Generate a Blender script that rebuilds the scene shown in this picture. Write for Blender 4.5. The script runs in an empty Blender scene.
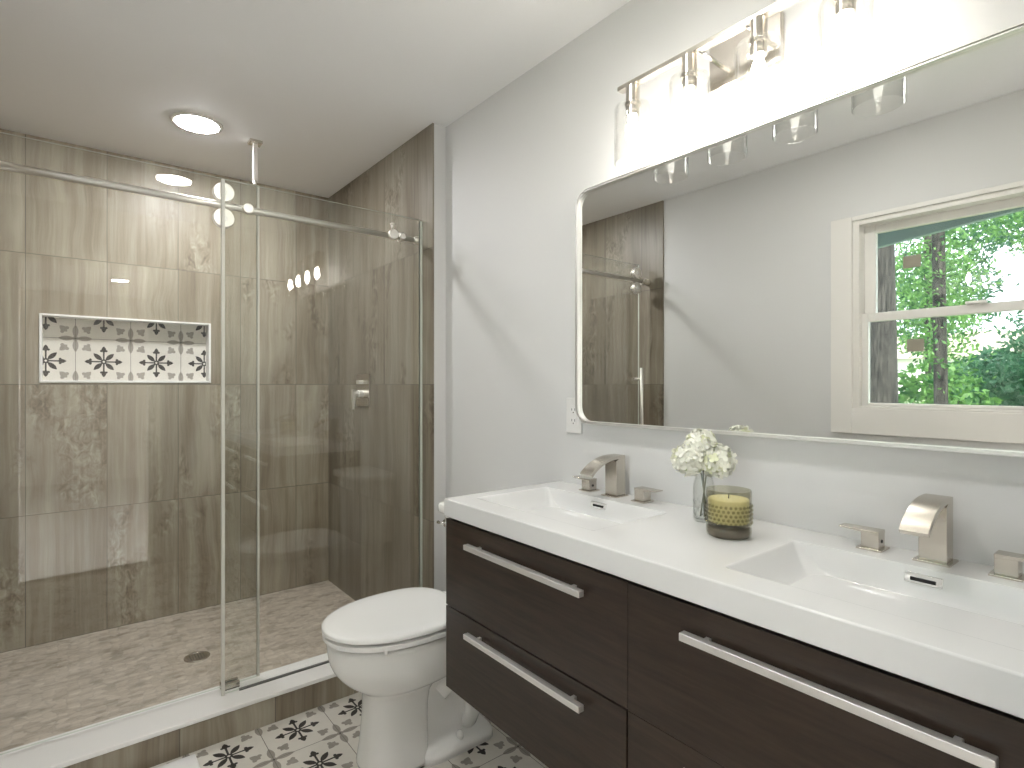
import bpy, bmesh, math, random
from mathutils import Vector, Matrix
random.seed(7)
PI = math.pi
S = bpy.context.scene
C = S.collection
# ------------------------------------------------------------------ camera
EYE = 1.248
cd = bpy.data.cameras.new('camera'); cam = bpy.data.objects.new('camera', cd); C.objects.link(cam)
cam.location = (0, 0, EYE); cam.rotation_euler = (PI/2, 0, -0.672)
cd.sensor_width = 36; cd.lens = 554.85/1024*36; cd.shift_y = 0.00043; cd.clip_start = 0.01
S.camera = cam
# ------------------------------------------------------------------ world, sun, exposure
W = bpy.data.worlds.new('sky'); S.world = W; W.use_nodes = True
nt = W.node_tree; nt.nodes.clear()
wo = nt.nodes.new('ShaderNodeOutputWorld'); bg = nt.nodes.new('ShaderNodeBackground')
bg.inputs['Color'].default_value = (0.80, 0.92, 1.0, 1); bg.inputs['Strength'].default_value = 2.2
nt.links.new(bg.outputs[0], wo.inputs[0])
sd = bpy.data.lights.new('sun', 'SUN'); sd.energy = 5.5; sd.angle = 0.01; sd.color = (1, .95, .86)
sun = bpy.data.objects.new('sun', sd); C.objects.link(sun)
sun.rotation_euler = (math.radians(25), math.radians(32), 0)      # high, from the +x side: lights the trees, stays off the window
S.view_settings.view_transform = 'Standard'; S.view_settings.look = 'None'
S.view_settings.gamma = 1; S.view_settings.use_curve_mapping = False
S.view_settings.exposure = 1.28
# lamp strengths
BULB = 29.0; CAN = 108.0; ROOM = 46.0; HALL_FILL = 1250.0  # last one: unseen fill lamps added behind the doorway wall
# ------------------------------------------------------------------ node helpers
class N:
    def __init__(s, t, sock): s.t = t; s.s = sock
    def op(s, o, b=None, c=None):
        n = s.t.nodes.new('ShaderNodeMath'); n.operation = o
        for i, v in enumerate((s, b, c)):
            if v is None: continue
            if isinstance(v, N): s.t.links.new(v.s, n.inputs[i])
            else: n.inputs[i].default_value = v
        return N(s.t, n.outputs[0])
    def __add__(s, b): return s.op('ADD', b)
    def __sub__(s, b): return s.op('SUBTRACT', b)
    def __mul__(s, b): return s.op('MULTIPLY', b)
    def __truediv__(s, b): return s.op('DIVIDE', b)
    def abs(s): return s.op('ABSOLUTE')
    def floor(s): return s.op('FLOOR')
    def max(s, b): return s.op('MAXIMUM', b)
    def min(s, b): return s.op('MINIMUM', b)
    def gt(s, b): return s.op('GREATER_THAN', b)
    def lt(s, b): return s.op('LESS_THAN', b)
def newmat(name):
    m = bpy.data.materials.new(name); m.use_nodes = True
    t = m.node_tree; b = t.nodes['Principled BSDF']
    return m, t, b
def principled(name, col, rough=.5, metal=0, spec=None, coat=0, trans=0, emis=None, es=0, sub=0):
    m, t, b = newmat(name)
    b.inputs['Base Color'].default_value = (*col, 1); b.inputs['Roughness'].default_value = rough
    b.inputs['Metallic'].default_value = metal
    if spec is not None: b.inputs['Specular IOR Level'].default_value = spec
    b.inputs['Coat Weight'].default_value = coat
    if emis: b.inputs['Emission Color'].default_value = (*emis, 1); b.inputs['Emission Strength'].default_value = es
    return m
def pos(t):
    g = t.nodes.new('ShaderNodeNewGeometry'); x = t.nodes.new('ShaderNodeSeparateXYZ')
    t.links.new(g.outputs['Position'], x.inputs[0])
    return [N(t, x.outputs[i]) for i in range(3)]
def comb(t, *v):
    c = t.nodes.new('ShaderNodeCombineXYZ')
    for i, a in enumerate(v):
        if isinstance(a, N): t.links.new(a.s, c.inputs[i])
        else: c.inputs[i].default_value = a
    return c.outputs[0]
def noise(t, vec, scale=1, detail=4, rough=.55, dist=0):
    n = t.nodes.new('ShaderNodeTexNoise'); t.links.new(vec, n.inputs['Vector'])
    n.inputs['Scale'].default_value = scale; n.inputs['Detail'].default_value = detail
    n.inputs['Roughness'].default_value = rough; n.inputs['Distortion'].default_value = dist
    return N(t, n.outputs['Fac'])
def white(t, vec):
    n = t.nodes.new('ShaderNodeTexWhiteNoise'); n.noise_dimensions = '3D'; t.links.new(vec, n.inputs['Vector'])
    x = t.nodes.new('ShaderNodeSeparateColor'); t.links.new(n.outputs['Color'], x.inputs[0])
    return [N(t, x.outputs[i]) for i in range(3)]
def ramp(t, fac, stops):
    r = t.nodes.new('ShaderNodeValToRGB'); t.links.new(fac.s, r.inputs[0]); e = r.color_ramp.elements
    while len(e) < len(stops): e.new(.5)
    for i, (p, c) in enumerate(stops): e[i].position = p; e[i].color = (*c, 1)
    return r.outputs[0]
def mixc(t, fac, a, b, mode='MIX'):
    m = t.nodes.new('ShaderNodeMix'); m.data_type = 'RGBA'; m.blend_type = mode
    if isinstance(fac, N): t.links.new(fac.s, m.inputs[0])
    else: m.inputs[0].default_value = fac
    for i, v in ((6, a), (7, b)):
        if isinstance(v, tuple): m.inputs[i].default_value = (*v, 1)
        else: t.links.new(v, m.inputs[i])
    return m.outputs[2]
def bump(t, b, h, strength=.3, dist=.002):
    n = t.nodes.new('ShaderNodeBump'); n.inputs['Strength'].default_value = strength; n.inputs['Distance'].default_value = dist
    t.links.new(h.s, n.inputs['Height']); t.links.new(n.outputs[0], b.inputs['Normal'])

def stone_tile(name, axis, off, w=.3062, h=.61, z0=EYE, gain=1.0):
    m, t, b = newmat(name); P = pos(t); z = P[2]; a = P[axis]
    U = (a-off)/w; V = (z-z0)/h; iu = U.floor(); iv = V.floor(); fu = U-iu; fv = V-iv
    R = white(t, comb(t, iu, iv, float(axis)+.37))
    au = a*1.0
    big = noise(t, comb(t, au*2.2+R[0]*9, R[1]*13, z*.9+R[2]*5), 1.6, 3, .5, .6)
    # fine vertical veins, pushed sideways by a slow swirl
    swirl = (noise(t, comb(t, au*3+R[1]*5, R[0]*11, z*2.2+R[2]*7), 1.5, 2, .5, 0)-.5)*(R[0]*.17+.03)
    vein = noise(t, comb(t, au*17+swirl*9+R[2]*9, R[0]*17, z*.7+swirl*1.4), 1.0, 6, .62, .25)
    fine = noise(t, comb(t, au*95+swirl*30, R[1]*7, z*2.2), 1.0, 3, .6, .1)
    pits = noise(t, comb(t, au*26+R[1]*4, R[2]*5, z*17), 1.0, 5, .7, 1.2)
    patch = (noise(t, comb(t, au*5+R[2]*8, R[0]*3, z*1.8+R[1]*6), 1, 2, .5, .8)-.50).max(0.0)*7
    patch = patch.min(1.0)*R[1].gt(.45)
    v = big*.42+vein*.48+fine*.20-.045+(R[0]-.5)*.07-((pits-.46)*patch*1.1)
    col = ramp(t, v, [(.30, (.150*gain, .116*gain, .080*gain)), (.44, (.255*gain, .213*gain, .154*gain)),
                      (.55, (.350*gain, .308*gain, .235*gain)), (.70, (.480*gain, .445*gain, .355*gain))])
    d = (fu.min(fu*-1+1)*w).min(fv.min(fv*-1+1)*h)
    g = d.lt(.0014)
    col = mixc(t, g, col, (.13, .115, .09))
    t.links.new(col, b.inputs['Base Color']); b.inputs['Roughness'].default_value = .42
    bump(t, b, vein*.4+g*-1, .25, .001)
    return m
def encaustic(name, ax, ay, ox, oy, w=.2262):
    m, t, b = newmat(name); P = pos(t)
    U = (P[ax]-ox)/w; V = (P[ay]-oy)/w
    cu = (U-U.floor()-.5); cv = (V-V.floor()-.5)              # tile-centred
    gu = (U+.5); gu = gu-gu.floor()-.5; gv = (V+.5); gv = gv-gv.floor()-.5   # corner-centred
    def lens(x, y, cx, L, Wd): q = (x-cx)/L; return ((q*q*-1+1)*Wd-y.abs())
    def fold(x, y): x = x.abs(); y = y.abs(); return x.max(y), x.min(y)
    def rot(a, c): return (a+c)*.70711, (a-c)*.70711
    def disk(x, y, cx, cyy, r): dx = x-cx; dy = y-cyy; return (dx*dx+dy*dy)*-1+r*r
    a, c = fold(cu, cv); e, f = rot(a, c)
    s = lens(e, f, .150, .112, .046).gt(0)                       # diagonal petals
    s = s.max(((a.lt(.27))*(c.lt(.015))))                        # stems
    s = s.max(lens(a, c, .268, .078, .042).gt(0))                # arrow heads
    s = s.max(disk(a, c, .240, .046, .024).gt(0))
    s = s.max(disk(a, c, 0, 0, .055).gt(0))
    s = s*(disk(a, c, 0, 0, .022).lt(0))
    a, c = fold(gu, gv); e, f = rot(a, c)
    g = lens(a, c, .155, .145, .052).gt(0)
    g = g.max(lens(e, f, .292, .092, .055).gt(0)).max(disk(e, f, .262, .058, .034).gt(0)).max(disk(a, c, 0, 0, .05).gt(0))
    wear = noise(t, comb(t, P[0], P[1], P[2]), 40, 4, .6)
    base = mixc(t, wear, (.70, .665, .60), (.78, .75, .69))
    gc = mixc(t, wear, (.26, .235, .20), (.42, .385, .34))
    col = mixc(t, g, base, gc); col = mixc(t, s, col, (.022, .018, .014))
    ed = a.max(c); line = (gu.abs().min(gv.abs())*w).lt(.0011)
    col = mixc(t, line, col, (.20, .175, .145))
    cdot = (disk(a, c, 0, 0, .018).gt(0)); col = mixc(t, cdot, col, (.08, .07, .06))
    t.links.new(col, b.inputs['Base Color']); b.inputs['Roughness'].default_value = .42
    return m
def mosaic(name):
    m, t, b = newmat(name); P = pos(t)
    vo = t.nodes.new('ShaderNodeTexVoronoi'); vo.feature = 'F1'; t.links.new(comb(t, P[0]*26, P[1]*46, 0.0), vo.inputs['Vector']); vo.inputs['Scale'].default_value = 1
    vo.inputs['Randomness'].default_value = .55
    sc = t.nodes.new('ShaderNodeSeparateColor'); t.links.new(vo.outputs['Color'], sc.inputs[0]); cell = N(t, sc.outputs[0])
    ve = t.nodes.new('ShaderNodeTexVoronoi'); ve.feature = 'DISTANCE_TO_EDGE'; t.links.new(comb(t, P[0]*26, P[1]*46, 0.0), ve.inputs['Vector']); ve.inputs['Scale'].default_value = 1
    ve.inputs['Randomness'].default_value = .55
    edge = N(t, ve.outputs['Distance']).lt(.05)
    n1 = noise(t, comb(t, P[0]*9, P[1]*14, 0.0), 1, 5, .6, .5)
    v = cell*.20+n1*.8
    col = ramp(t, v, [(.28, (.29, .24, .185)), (.46, (.50, .43, .35)), (.62, (.62, .55, .465)), (.8, (.72, .655, .565))])
    col = mixc(t, edge*.35, col, (.30, .265, .22))
    t.links.new(col, b.inputs['Base Color']); b.inputs['Roughness'].default_value = .5
    bump(t, b, edge*-1, .3, .001)
    return m
def paint(name, col, rough=.55):
    m, t, b = newmat(name); P = pos(t)
    n = noise(t, comb(t, *P), 220, 2, .5)
    b.inputs['Base Color'].default_value = (*col, 1); b.inputs['Roughness'].default_value = rough
    bump(t, b, n, .06, .001); return m
def wood(name, c0, c1, axis=1, rough=.38):
    m, t, b = newmat(name); P = pos(t)
    v = [P[0]*34, P[1]*34, P[2]*34]; v[axis] = P[axis]*2.4
    n1 = noise(t, comb(t, *v), 1.6, 6, .65, .5); n2 = noise(t, comb(t, *[q*5 for q in v]), 1, 3, .6)
    col = ramp(t, n1*.75+n2*.25, [(.34, c0), (.62, c1)])
    t.links.new(col, b.inputs['Base Color']); b.inputs['Roughness'].default_value = rough
    bump(t, b, n2, .12, .0008); return m
def thin_glass(name, tint=(1, 1, 1), bumpy=0, rough=0.0, n0=1.5):
    m = bpy.data.materials.new(name); m.use_nodes = True; t = m.node_tree; t.nodes.clear()
    o = t.nodes.new('ShaderNodeOutputMaterial'); mx = t.nodes.new('ShaderNodeMixShader')
    tr = t.nodes.new('ShaderNodeBsdfTransparent'); tr.inputs[0].default_value = (*tint, 1)
    gl = t.nodes.new('ShaderNodeBsdfGlossy'); gl.inputs['Roughness'].default_value = rough
    g = t.nodes.new('ShaderNodeNewGeometry'); fr = t.nodes.new('ShaderNodeFresnel')
    ior = N(t, g.outputs['Backfacing'])*(1/n0-n0)+n0
    t.links.new(ior.s, fr.inputs['IOR'])
    if bumpy:
        P = pos(t); n = noise(t, comb(t, *P), bumpy, 2, .5); bn = t.nodes.new('ShaderNodeBump'); bn.inputs['Strength'].default_value = .6; bn.inputs['Distance'].default_value = .002
        t.links.new(n.s, bn.inputs['Height']); t.links.new(bn.outputs[0], gl.inputs['Normal']); t.links.new(bn.outputs[0], fr.inputs['Normal'])
    t.links.new(fr.outputs[0], mx.inputs[0]); t.links.new(tr.outputs[0], mx.inputs[1]); t.links.new(gl.outputs[0], mx.inputs[2])
    t.links.new(mx.outputs[0], o.inputs[0]); return m

M = dict(
    wall=paint('wall_paint', (.70, .70, .69)), ceil=paint('ceiling_paint', (.90, .90, .90), .7),
    trim=principled('trim_paint', (.82, .80, .76), .4), hallwall=paint('hall_paint', (.66, .63, .58)),
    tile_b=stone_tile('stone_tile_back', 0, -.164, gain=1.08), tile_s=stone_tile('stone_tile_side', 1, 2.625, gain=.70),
    tile_c=stone_tile('stone_tile_curb', 0, -.02, gain=.95, z0=-.3),
    floor=encaustic('patterned_floor_tile', 0, 1, .529, 1.937), niche=encaustic('patterned_niche_tile', 0, 2, .019, EYE+.228),
    mosaic=mosaic('mosaic_floor_stone'), marble=principled('white_solid_surface', (.92, .91, .89), .25),
    top=principled('white_resin', (.76, .76, .75), .12, spec=.5), porcelain=principled('white_porcelain', (.91, .91, .885), .08),
    seat=principled('white_seat_plastic', (.91, .91, .89), .22),
    wood=wood('espresso_wood', (.016, .009, .0055), (.042, .026, .017)), dark=principled('dark_inside', (.01, .008, .007), .7),
    nickel=principled('brushed_nickel', (.60, .56, .50), .26, 1), chrome=principled('polished_chrome', (.85, .85, .84), .08, 1),
    satin=principled('satin_aluminium', (.90, .89, .87), .45, 1), steel=principled('light_steel', (.90, .87, .82), .36, 1),
    blackhole=principled('black_hole', (.004, .004, .004), .6), mirror=principled('mirror_silver', (.84, .85, .83), 0, 1),
    glass=thin_glass('clear_pane_glass', (.978, .985, .972), n0=1.58), shade=thin_glass('clear_shade_glass', (.985, .985, .98)),
    edge=principled('polished_glass_edge', (.66, .70, .63), .2), sealmat=principled('clear_vinyl_seal', (.70, .69, .63), .35), vase=thin_glass('vase_glass', (.975, .98, .97), 60),
    smoke=thin_glass('smoked_glass', (.86, .85, .78), 0), wax=principled('yellow_wax', (.90, .83, .48), .5),
    smoke_edge=principled('smoked_glass_thick', (.13, .11, .09), .12),
    bulb=principled('bulb_glow', (1, 1, 1), .4, emis=(1, .95, .88), es=BULB), can=principled('downlight_lens', (1, 1, 1), .4, emis=(.98, .98, 1.0), es=CAN), can_room=principled('room_lens', (1, 1, 1), .4, emis=(1, .98, .95), es=ROOM),
    hall_fill=principled('hall_fill_lens', (1, 1, 1), .4, emis=(.98, .98, 1.0), es=HALL_FILL),
    petal=principled('cream_petal', (.90, .90, .80), .6), petal2=principled('green_cream_petal', (.78, .80, .56), .6), stem=principled('flower_stem', (.16, .17, .11), .6),
    plastic=principled('white_plastic', (.80, .79, .77), .35), rubber=principled('grey_rubber', (.12, .12, .11), .6),
    mat=principled('white_cotton', (.86, .85, .84), .9), carpet=paint('hall_carpet', (.50, .48, .45), .95),
    reflection_tint=principled('reflection_beige', (.34, .31, .25), .7), bark=None, leaf=None)
m, t, b = newmat('tree_bark'); P = pos(t); n = noise(t, comb(t, P[0]*40, P[1]*40, P[2]*5), 1, 5, .7, .8)
t.links.new(ramp(t, n, [(.42, (.005, .005, .0045)), (.62, (.055, .05, .045))]), b.inputs['Base Color']); b.inputs['Roughness'].default_value = .9; M['bark'] = m
def leafmat(name, c1, c2):
    m, t, b = newmat(name); P = pos(t); n = noise(t, comb(t, *P), 5, 2, .6)
    col = ramp(t, n, [(.35, c1), (.65, c2)]); t.links.new(col, b.inputs['Base Color']); b.inputs['Roughness'].default_value = .6
    tl = t.nodes.new('ShaderNodeBsdfTranslucent'); t.links.new(col, tl.inputs[0]); mx = t.nodes.new('ShaderNodeMixShader'); mx.inputs[0].default_value = .45
    t.links.new(b.outputs[0], mx.inputs[1]); t.links.new(tl.outputs[0], mx.inputs[2]); t.links.new(mx.outputs[0], t.nodes['Material Output'].inputs[0]); return m
M['leaf'] = leafmat('green_leaf', (.02, .09, .03), (.17, .33, .09)); M['leaf2'] = leafmat('dark_leaf', (.02, .085, .045), (.08, .19, .11))
M['grass'] = leafmat('lawn', (.14, .25, .07), (.40, .42, .25))

# ------------------------------------------------------------------ mesh helpers
def link(name, bm, mats, parent=None, smooth=False, bevel=0, segs=2, angle=35):
    me = bpy.data.meshes.new(name); bm.normal_update(); bm.to_mesh(me); bm.free()
    o = bpy.data.objects.new(name, me); C.objects.link(o)
    for q in (mats if isinstance(mats, (list, tuple)) else [mats]): me.materials.append(M[q])
    if smooth:
        for p in me.polygons: p.use_smooth = True
    if bevel:
        md = o.modifiers.new('bevel', 'BEVEL'); md.width = bevel; md.segments = segs; md.limit_method = 'ANGLE'; md.angle_limit = math.radians(angle)
        for p in me.polygons: p.use_smooth = True
        wn = o.modifiers.new('wn', 'WEIGHTED_NORMAL'); wn.keep_sharp = True
    if parent: o.parent = parent
    return o
def tag(o, label, cat, group=None, kind=None):
    o['label'] = label
    if cat: o['category'] = cat
    if group: o['group'] = group
    if kind: o['kind'] = kind
    return o
def thing(name, label, cat, loc=(0, 0, 0), group=None):
    o = bpy.data.objects.new(name, None); C.objects.link(o); o.location = loc; o.empty_display_size = .05
    return tag(o, label, cat, group)
def struct(name, bm, mats, label=None, parent=None, **k):
    o = link(name, bm, mats, parent, **k)
    if not parent: o['kind'] = 'structure'
    if label: o['label'] = label
    return o
def put(o, root):           # child built in world coordinates: shift so that it sits right under its thing
    o.parent = root; o.matrix_parent_inverse = Matrix.Translation(-root.location); return o
def part(name, bm, mats, root, **k): return put(link(name, bm, mats, **k), root)
def BM(): return bmesh.new()
def box(bm, x0, x1, y0, y1, z0, z1, mi=0):
    v = [bm.verts.new(p) for p in ((x0, y0, z0), (x1, y0, z0), (x1, y1, z0), (x0, y1, z0), (x0, y0, z1), (x1, y0, z1), (x1, y1, z1), (x0, y1, z1))]
    for f in ((0, 3, 2, 1), (4, 5, 6, 7), (0, 1, 5, 4), (1, 2, 6, 5), (2, 3, 7, 6), (3, 0, 4, 7)):
        bm.faces.new([v[i] for i in f]).material_index = mi
    return bm
def frame_boxes(bm, ax, p0, p1, a0, a1, b0, b1, ha0, ha1, hb0, hb1, mi=0):
    """plate of thickness p0..p1 along axis ax with a rectangular hole (a = other horizontal axis, b = z)"""
    def bx(aa0, aa1, bb0, bb1):
        if ax == 0: box(bm, p0, p1, aa0, aa1, bb0, bb1, mi)
        else: box(bm, aa0, aa1, p0, p1, bb0, bb1, mi)
    bx(a0, ha0, b0, b1); bx(ha1, a1, b0, b1); bx(ha0, ha1, b0, hb0); bx(ha0, ha1, hb1, b1); return bm
def rings(bm, loops, cap0=True, cap1=True, mi=0):
    R = [[bm.verts.new(p) for p in l] for l in loops]
    n = len(R[0])
    for a, c in zip(R, R[1:]):
        for i in range(n): bm.faces.new((a[i], a[(i+1) % n], c[(i+1) % n], c[i])).material_index = mi
    if cap0: bm.faces.new(list(reversed(R[0]))).material_index = mi
    if cap1: bm.faces.new(R[-1]).material_index = mi
    return R
def lathe(bm, prof, c=(0, 0, 0), axis='z', n=32, mi=0, closed=False):
    """prof = [(radius, height)...]"""
    c = Vector(c)
    def P(r, h, a):
        u, v = r*math.cos(a), r*math.sin(a)
        return c+(Vector((u, v, h)) if axis == 'z' else Vector((v, h, u)) if axis == 'y' else Vector((h, u, v)))
    loops = [[P(max(r, 1e-5), h, 2*PI*i/n) for i in range(n)] for r, h in prof]
    if closed: loops.append(loops[0])
    rings(bm, loops, not closed, not closed, mi); 
    if closed: bmesh.ops.remove_doubles(bm, verts=bm.verts, dist=1e-6)
    return bm
def tube(bm, pts, r, n=12, mi=0):
    loops = []; pts = [Vector(p) for p in pts]
    for i, p in enumerate(pts):
        d = (pts[min(i+1, len(pts)-1)]-pts[max(i-1, 0)]).normalized()
        a = d.orthogonal().normalized() if i == 0 else (a-d*a.dot(d)).normalized()
        q = d.cross(a); rr = r[i] if isinstance(r, (list, tuple)) else r
        loops.append([p+(a*math.cos(2*PI*k/n)+q*math.sin(2*PI*k/n))*rr for k in range(n)])
    rings(bm, loops, mi=mi); return bm
def prism(bm, poly, y0, y1, mi=0):      # poly in (x, z), extruded along y
    rings(bm, [[(x, y0, z) for x, z in poly], [(x, y1, z) for x, z in poly]], mi=mi); bmesh.ops.recalc_face_normals(bm, faces=bm.faces); return bm
def rrect(y0, y1, z0, z1, r, n=8):
    o = []
    for cy, cz, a0 in ((y1-r, z1-r, 0), (y0+r, z1-r, PI/2), (y0+r, z0+r, PI), (y1-r, z0+r, 1.5*PI)):
        for i in range(n+1): a = a0+PI/2*i/n; o.append((cy+r*math.cos(a), cz+r*math.sin(a)))
    return o

# ------------------------------------------------------------------ room shell
LX, RX, SX, FY, SY, BY, H = -.335, 1.326, 1.258, .02, 2.148, 3.42, EYE+1.162
SF = .027
struct('floor', box(BM(), LX-.1, RX+.1, -.1, SY+.2, -.08, 0), 'floor', 'white encaustic floor tiles with black and grey flower pattern')
struct('ceiling', box(BM(), LX-.1, RX+.1, -.1, BY+.2, H, H+.08), 'ceil', 'plain white ceiling')
struct('wall_right', box(BM(), RX, RX+.1, -.1, SY, 0, H), 'wall', 'white painted wall behind the vanity')
struct('wall_side', box(BM(), SX+.008, RX+.1, SY, BY+.2, 0, H), 'wall', 'white wall return beside the shower')
struct('wall_shower_right', box(BM(), SX, SX+.008, SY, BY, 0, H), 'tile_s', 'brown veined stone tiles on the right shower wall')
WY0, WY1, WZ0, WZ1 = .17, 1.064, 1.135, 2.027
struct('wall_left', frame_boxes(BM(), 0, LX-.1, LX, -.1, SY, 0, H, WY0, WY1, WZ0, WZ1), 'wall', 'white painted wall with the window')
struct('wall_shower_left', box(BM(), LX-.1, LX+.008, SY, BY+.2, 0, H), 'tile_s', 'brown veined stone tiles on the left shower wall')
NX0, NX1, NZ0, NZ1 = -.115, .603, EYE+.009, EYE+.334
struct('wall_back', frame_boxes(BM(), 1, BY, BY+.2, LX, SX, 0, H, NX0, NX1, NZ0, NZ1), 'tile_b', 'beige veined stone tiles on the back shower wall')
DX0, DX1, DZ = -.25, .42, 2.033
struct('wall_front', frame_boxes(BM(), 1, -.1, FY, LX, RX, 0, H, DX0, DX1, -.01, DZ), 'wall', 'white painted wall around the doorway')
dc = BM()
for y0, y1 in ((FY, FY+.014), (-.114, -.1)):
    box(dc, DX0-.065, DX0, y0, y1, 0, DZ+.065); box(dc, DX1, DX1+.065, y0, y1, 0, DZ+.065); box(dc, DX0, DX1, y0, y1, DZ, DZ+.065)
struct('trim_1', dc, 'trim', 'white doorway casing', bevel=.003)
struct('floor_shower', box(BM(), LX, SX, SY+.17, BY, -.08, SF), 'mosaic', 'mottled beige stone mosaic shower floor')
# baseboards
for nm, bb in (('baseboard_right', (RX-.014, RX, 1.40, SY)), ('baseboard_left', (LX, LX+.014, FY+.02, SY-.02)), ('baseboard_front', (DX1+.066, RX-.016, FY, FY+.014))):
    struct(nm, box(BM(), *bb, 0, .11), 'trim', 'white baseboard', bevel=.003)
# shower niche
n = thing('shower_niche', 'recessed niche in the back shower wall lined with patterned flower tiles', 'niche', ((NX0+NX1)/2, BY+.04, NZ0))
bm = BM(); box(bm, NX0, NX1, BY+.08, BY+.12, NZ0, NZ1); part('back_tile', bm, 'niche', n)
bm = BM(); th = .012
frame_boxes(bm, 1, BY-.004, BY+.081, NX0-.001, NX1+.001, NZ0-.001, NZ1+.001, NX0+.010, NX1-.010, NZ0+.010, NZ1-.008)
part('edge_trim', bm, 'marble', n, bevel=.0015)
# curb
cu = thing('shower_curb', 'low shower curb faced with brown stone tile and capped in white', 'curb', (.46, SY+.09, 0))
part('tile_face', box(BM(), LX, SX, SY, SY+.176, 0, .096), 'tile_c', cu)
part('cap', box(BM(), LX+.008, SX, SY-.006, SY+.180, .096, .112), 'marble', cu, bevel=.003)
# drain
d = thing('shower_drain', 'round metal floor drain with small holes in the shower floor', 'drain', (.443, 2.824, SF))
part('ring', lathe(BM(), [(.037, .0), (.052, 0), (.052, .002), (.037, .003)], (.443, 2.824, SF), closed=True), 'nickel', d, smooth=True)
bm = BM(); lathe(bm, [(.0365, 0), (.0365, .001)], (.443, 2.824, SF)); part('well', bm, 'blackhole', d)
bm = BM()
for k in range(-3, 4):
    L = math.sqrt(.0365**2-(k*.0105)**2); box(bm, .443-L, .443+L, 2.824+k*.0105-.002, 2.824+k*.0105+.002, SF+.001, SF+.003); box(bm, .443+k*.0105-.002, .443+k*.0105+.002, 2.824-L, 2.824+L, SF+.001, SF+.0028)
part('grate', bm, 'nickel', d)

# ------------------------------------------------------------------ window
w = thing('window_1', 'white double-hung window above the left side of the room', None, (LX, .617, WZ0)); w['kind'] = 'structure'
del w['label']; w['label'] = 'white double-hung window with trees outside'
bm = BM(); frame_boxes(bm, 0, LX, LX+.016, .076, 1.158, 1.014, 2.048+.07-.07, WY0, WY1, WZ0, WZ1); part('casing', bm, 'trim', w, bevel=.003)
bm = BM(); frame_boxes(bm, 0, LX-.1, LX+.004, WY0, WY1, WZ0, WZ1, WY0+.028, WY1-.028, WZ0+.012, WZ1-.022); part('jamb', bm, 'trim', w, bevel=.002)
lo = part('lower_sash', frame_boxes(BM(), 0, LX-.055, LX-.025, WY0+.028, WY1-.028, WZ0+.012, 1.585, WY0+.072, WY1-.056, 1.161, 1.545), 'trim', w, bevel=.003)
up = part('upper_sash', frame_boxes(BM(), 0, LX-.09, LX-.06, WY0+.028, WY1-.028, 1.55, WZ1-.022, WY0+.08, WY1-.076, 1.585, 1.968), 'trim', w, bevel=.003)
g1 = link('pane', box(BM(), LX-.043, LX-.039, WY0+.072, WY1-.056, 1.161, 1.545), 'glass'); g1.parent = lo
g2 = link('pane', box(BM(), LX-.078, LX-.074, WY0+.08, WY1-.076, 1.585, 1.968), 'glass'); g2.parent = up
for g_ in (g1, g2): g_.matrix_parent_inverse = Matrix.Identity(4)
part('latch', box(BM(), LX-.03, LX-.005, .57, .64, 1.585, 1.597), 'trim', w, bevel=.003)

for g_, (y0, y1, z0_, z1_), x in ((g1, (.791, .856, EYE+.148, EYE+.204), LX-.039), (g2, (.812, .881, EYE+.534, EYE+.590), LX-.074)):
    q = part('painted_reflection', box(BM(), x, x+.0006, y0, y1, z0_, z1_), 'reflection_tint', w); q['label'] = 'small beige reflection painted on the window pane'  # thin beige plate stands in for a reflection in the glass
# ------------------------------------------------------------------ shower glass, rail, door
RY = 2.2675; RZ = EYE+.661
def pane(name, x0, x1, y0, y1, z0, z1, root):
    bm = BM(); box(bm, x0, x1, y0, y1, z0, z1); bm.faces.ensure_lookup_table(); bm.normal_update()
    for f in bm.faces:
        if abs(f.normal.y) < .5: f.material_index = 1
    return part(name, bm, ['glass', 'edge'], root)
fx = thing('fixed_glass_panel', 'fixed clear glass shower panel against the right tiled wall', 'glass panel', (.84, 2.245, .112))
pane('glass_pane', .432, 1.246, 2.24, 2.249, .116, EYE+.750, fx)
part('bottom_seal', box(BM(), .49, 1.256, 2.238, 2.251, .112, .117), 'rubber', fx)
part('edge_seal', box(BM(), .430, .441, 2.2385, 2.2505, .1125, EYE+.750), 'sealmat', fx)
part('wall_seal', box(BM(), 1.246, 1.258, 2.239, 2.250, .116, EYE+.745), 'edge', fx)
for x, z, r in ((.518, EYE+.655, .019), (1.109, EYE+.659, .022)):
    bm = BM(); lathe(bm, [(r-.002, -.018), (r, -.016), (r, 0)], (x, 2.24, z), 'y', 28); so = part('standoff', bm, 'steel', fx, smooth=False, bevel=.001)
    bm = BM(); lathe(bm, [(.009, 0), (.009, RY-2.249-.011)], (x, 2.249, z), 'y', 16); part('standoff_stem', bm, 'steel', fx, smooth=True)
bm = BM(); tube(bm, [(1.104, 2.231, EYE+.68), (1.104, 2.231, EYE+.702)], .006); lathe(bm, [(.009, 0), (.011, .004), (.006, .008)], (1.104, 2.231, EYE+.70)); part('clamp_knob', bm, 'steel', fx, smooth=True)
rl = thing('door_rail', 'long round steel rail across the shower opening', 'rail', (.46, RY, RZ-.012))
bm = BM(); tube(bm, [(LX+.016, RY, RZ), (SX-.006, RY, RZ)], .0122, 20); part('rail_tube', bm, 'steel', rl, smooth=True)
for x, s in ((LX+.008, 1), (SX, -1)):
    bm = BM(); lathe(bm, [(.020, 0), (.020, s*.010), (.015, s*.028), (.013, s*.03)], (x, RY, RZ), 'x', 24); bmesh.ops.recalc_face_normals(bm, faces=bm.faces); part('wall_bracket', bm, 'steel', rl, smooth=False, bevel=.001)
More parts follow.
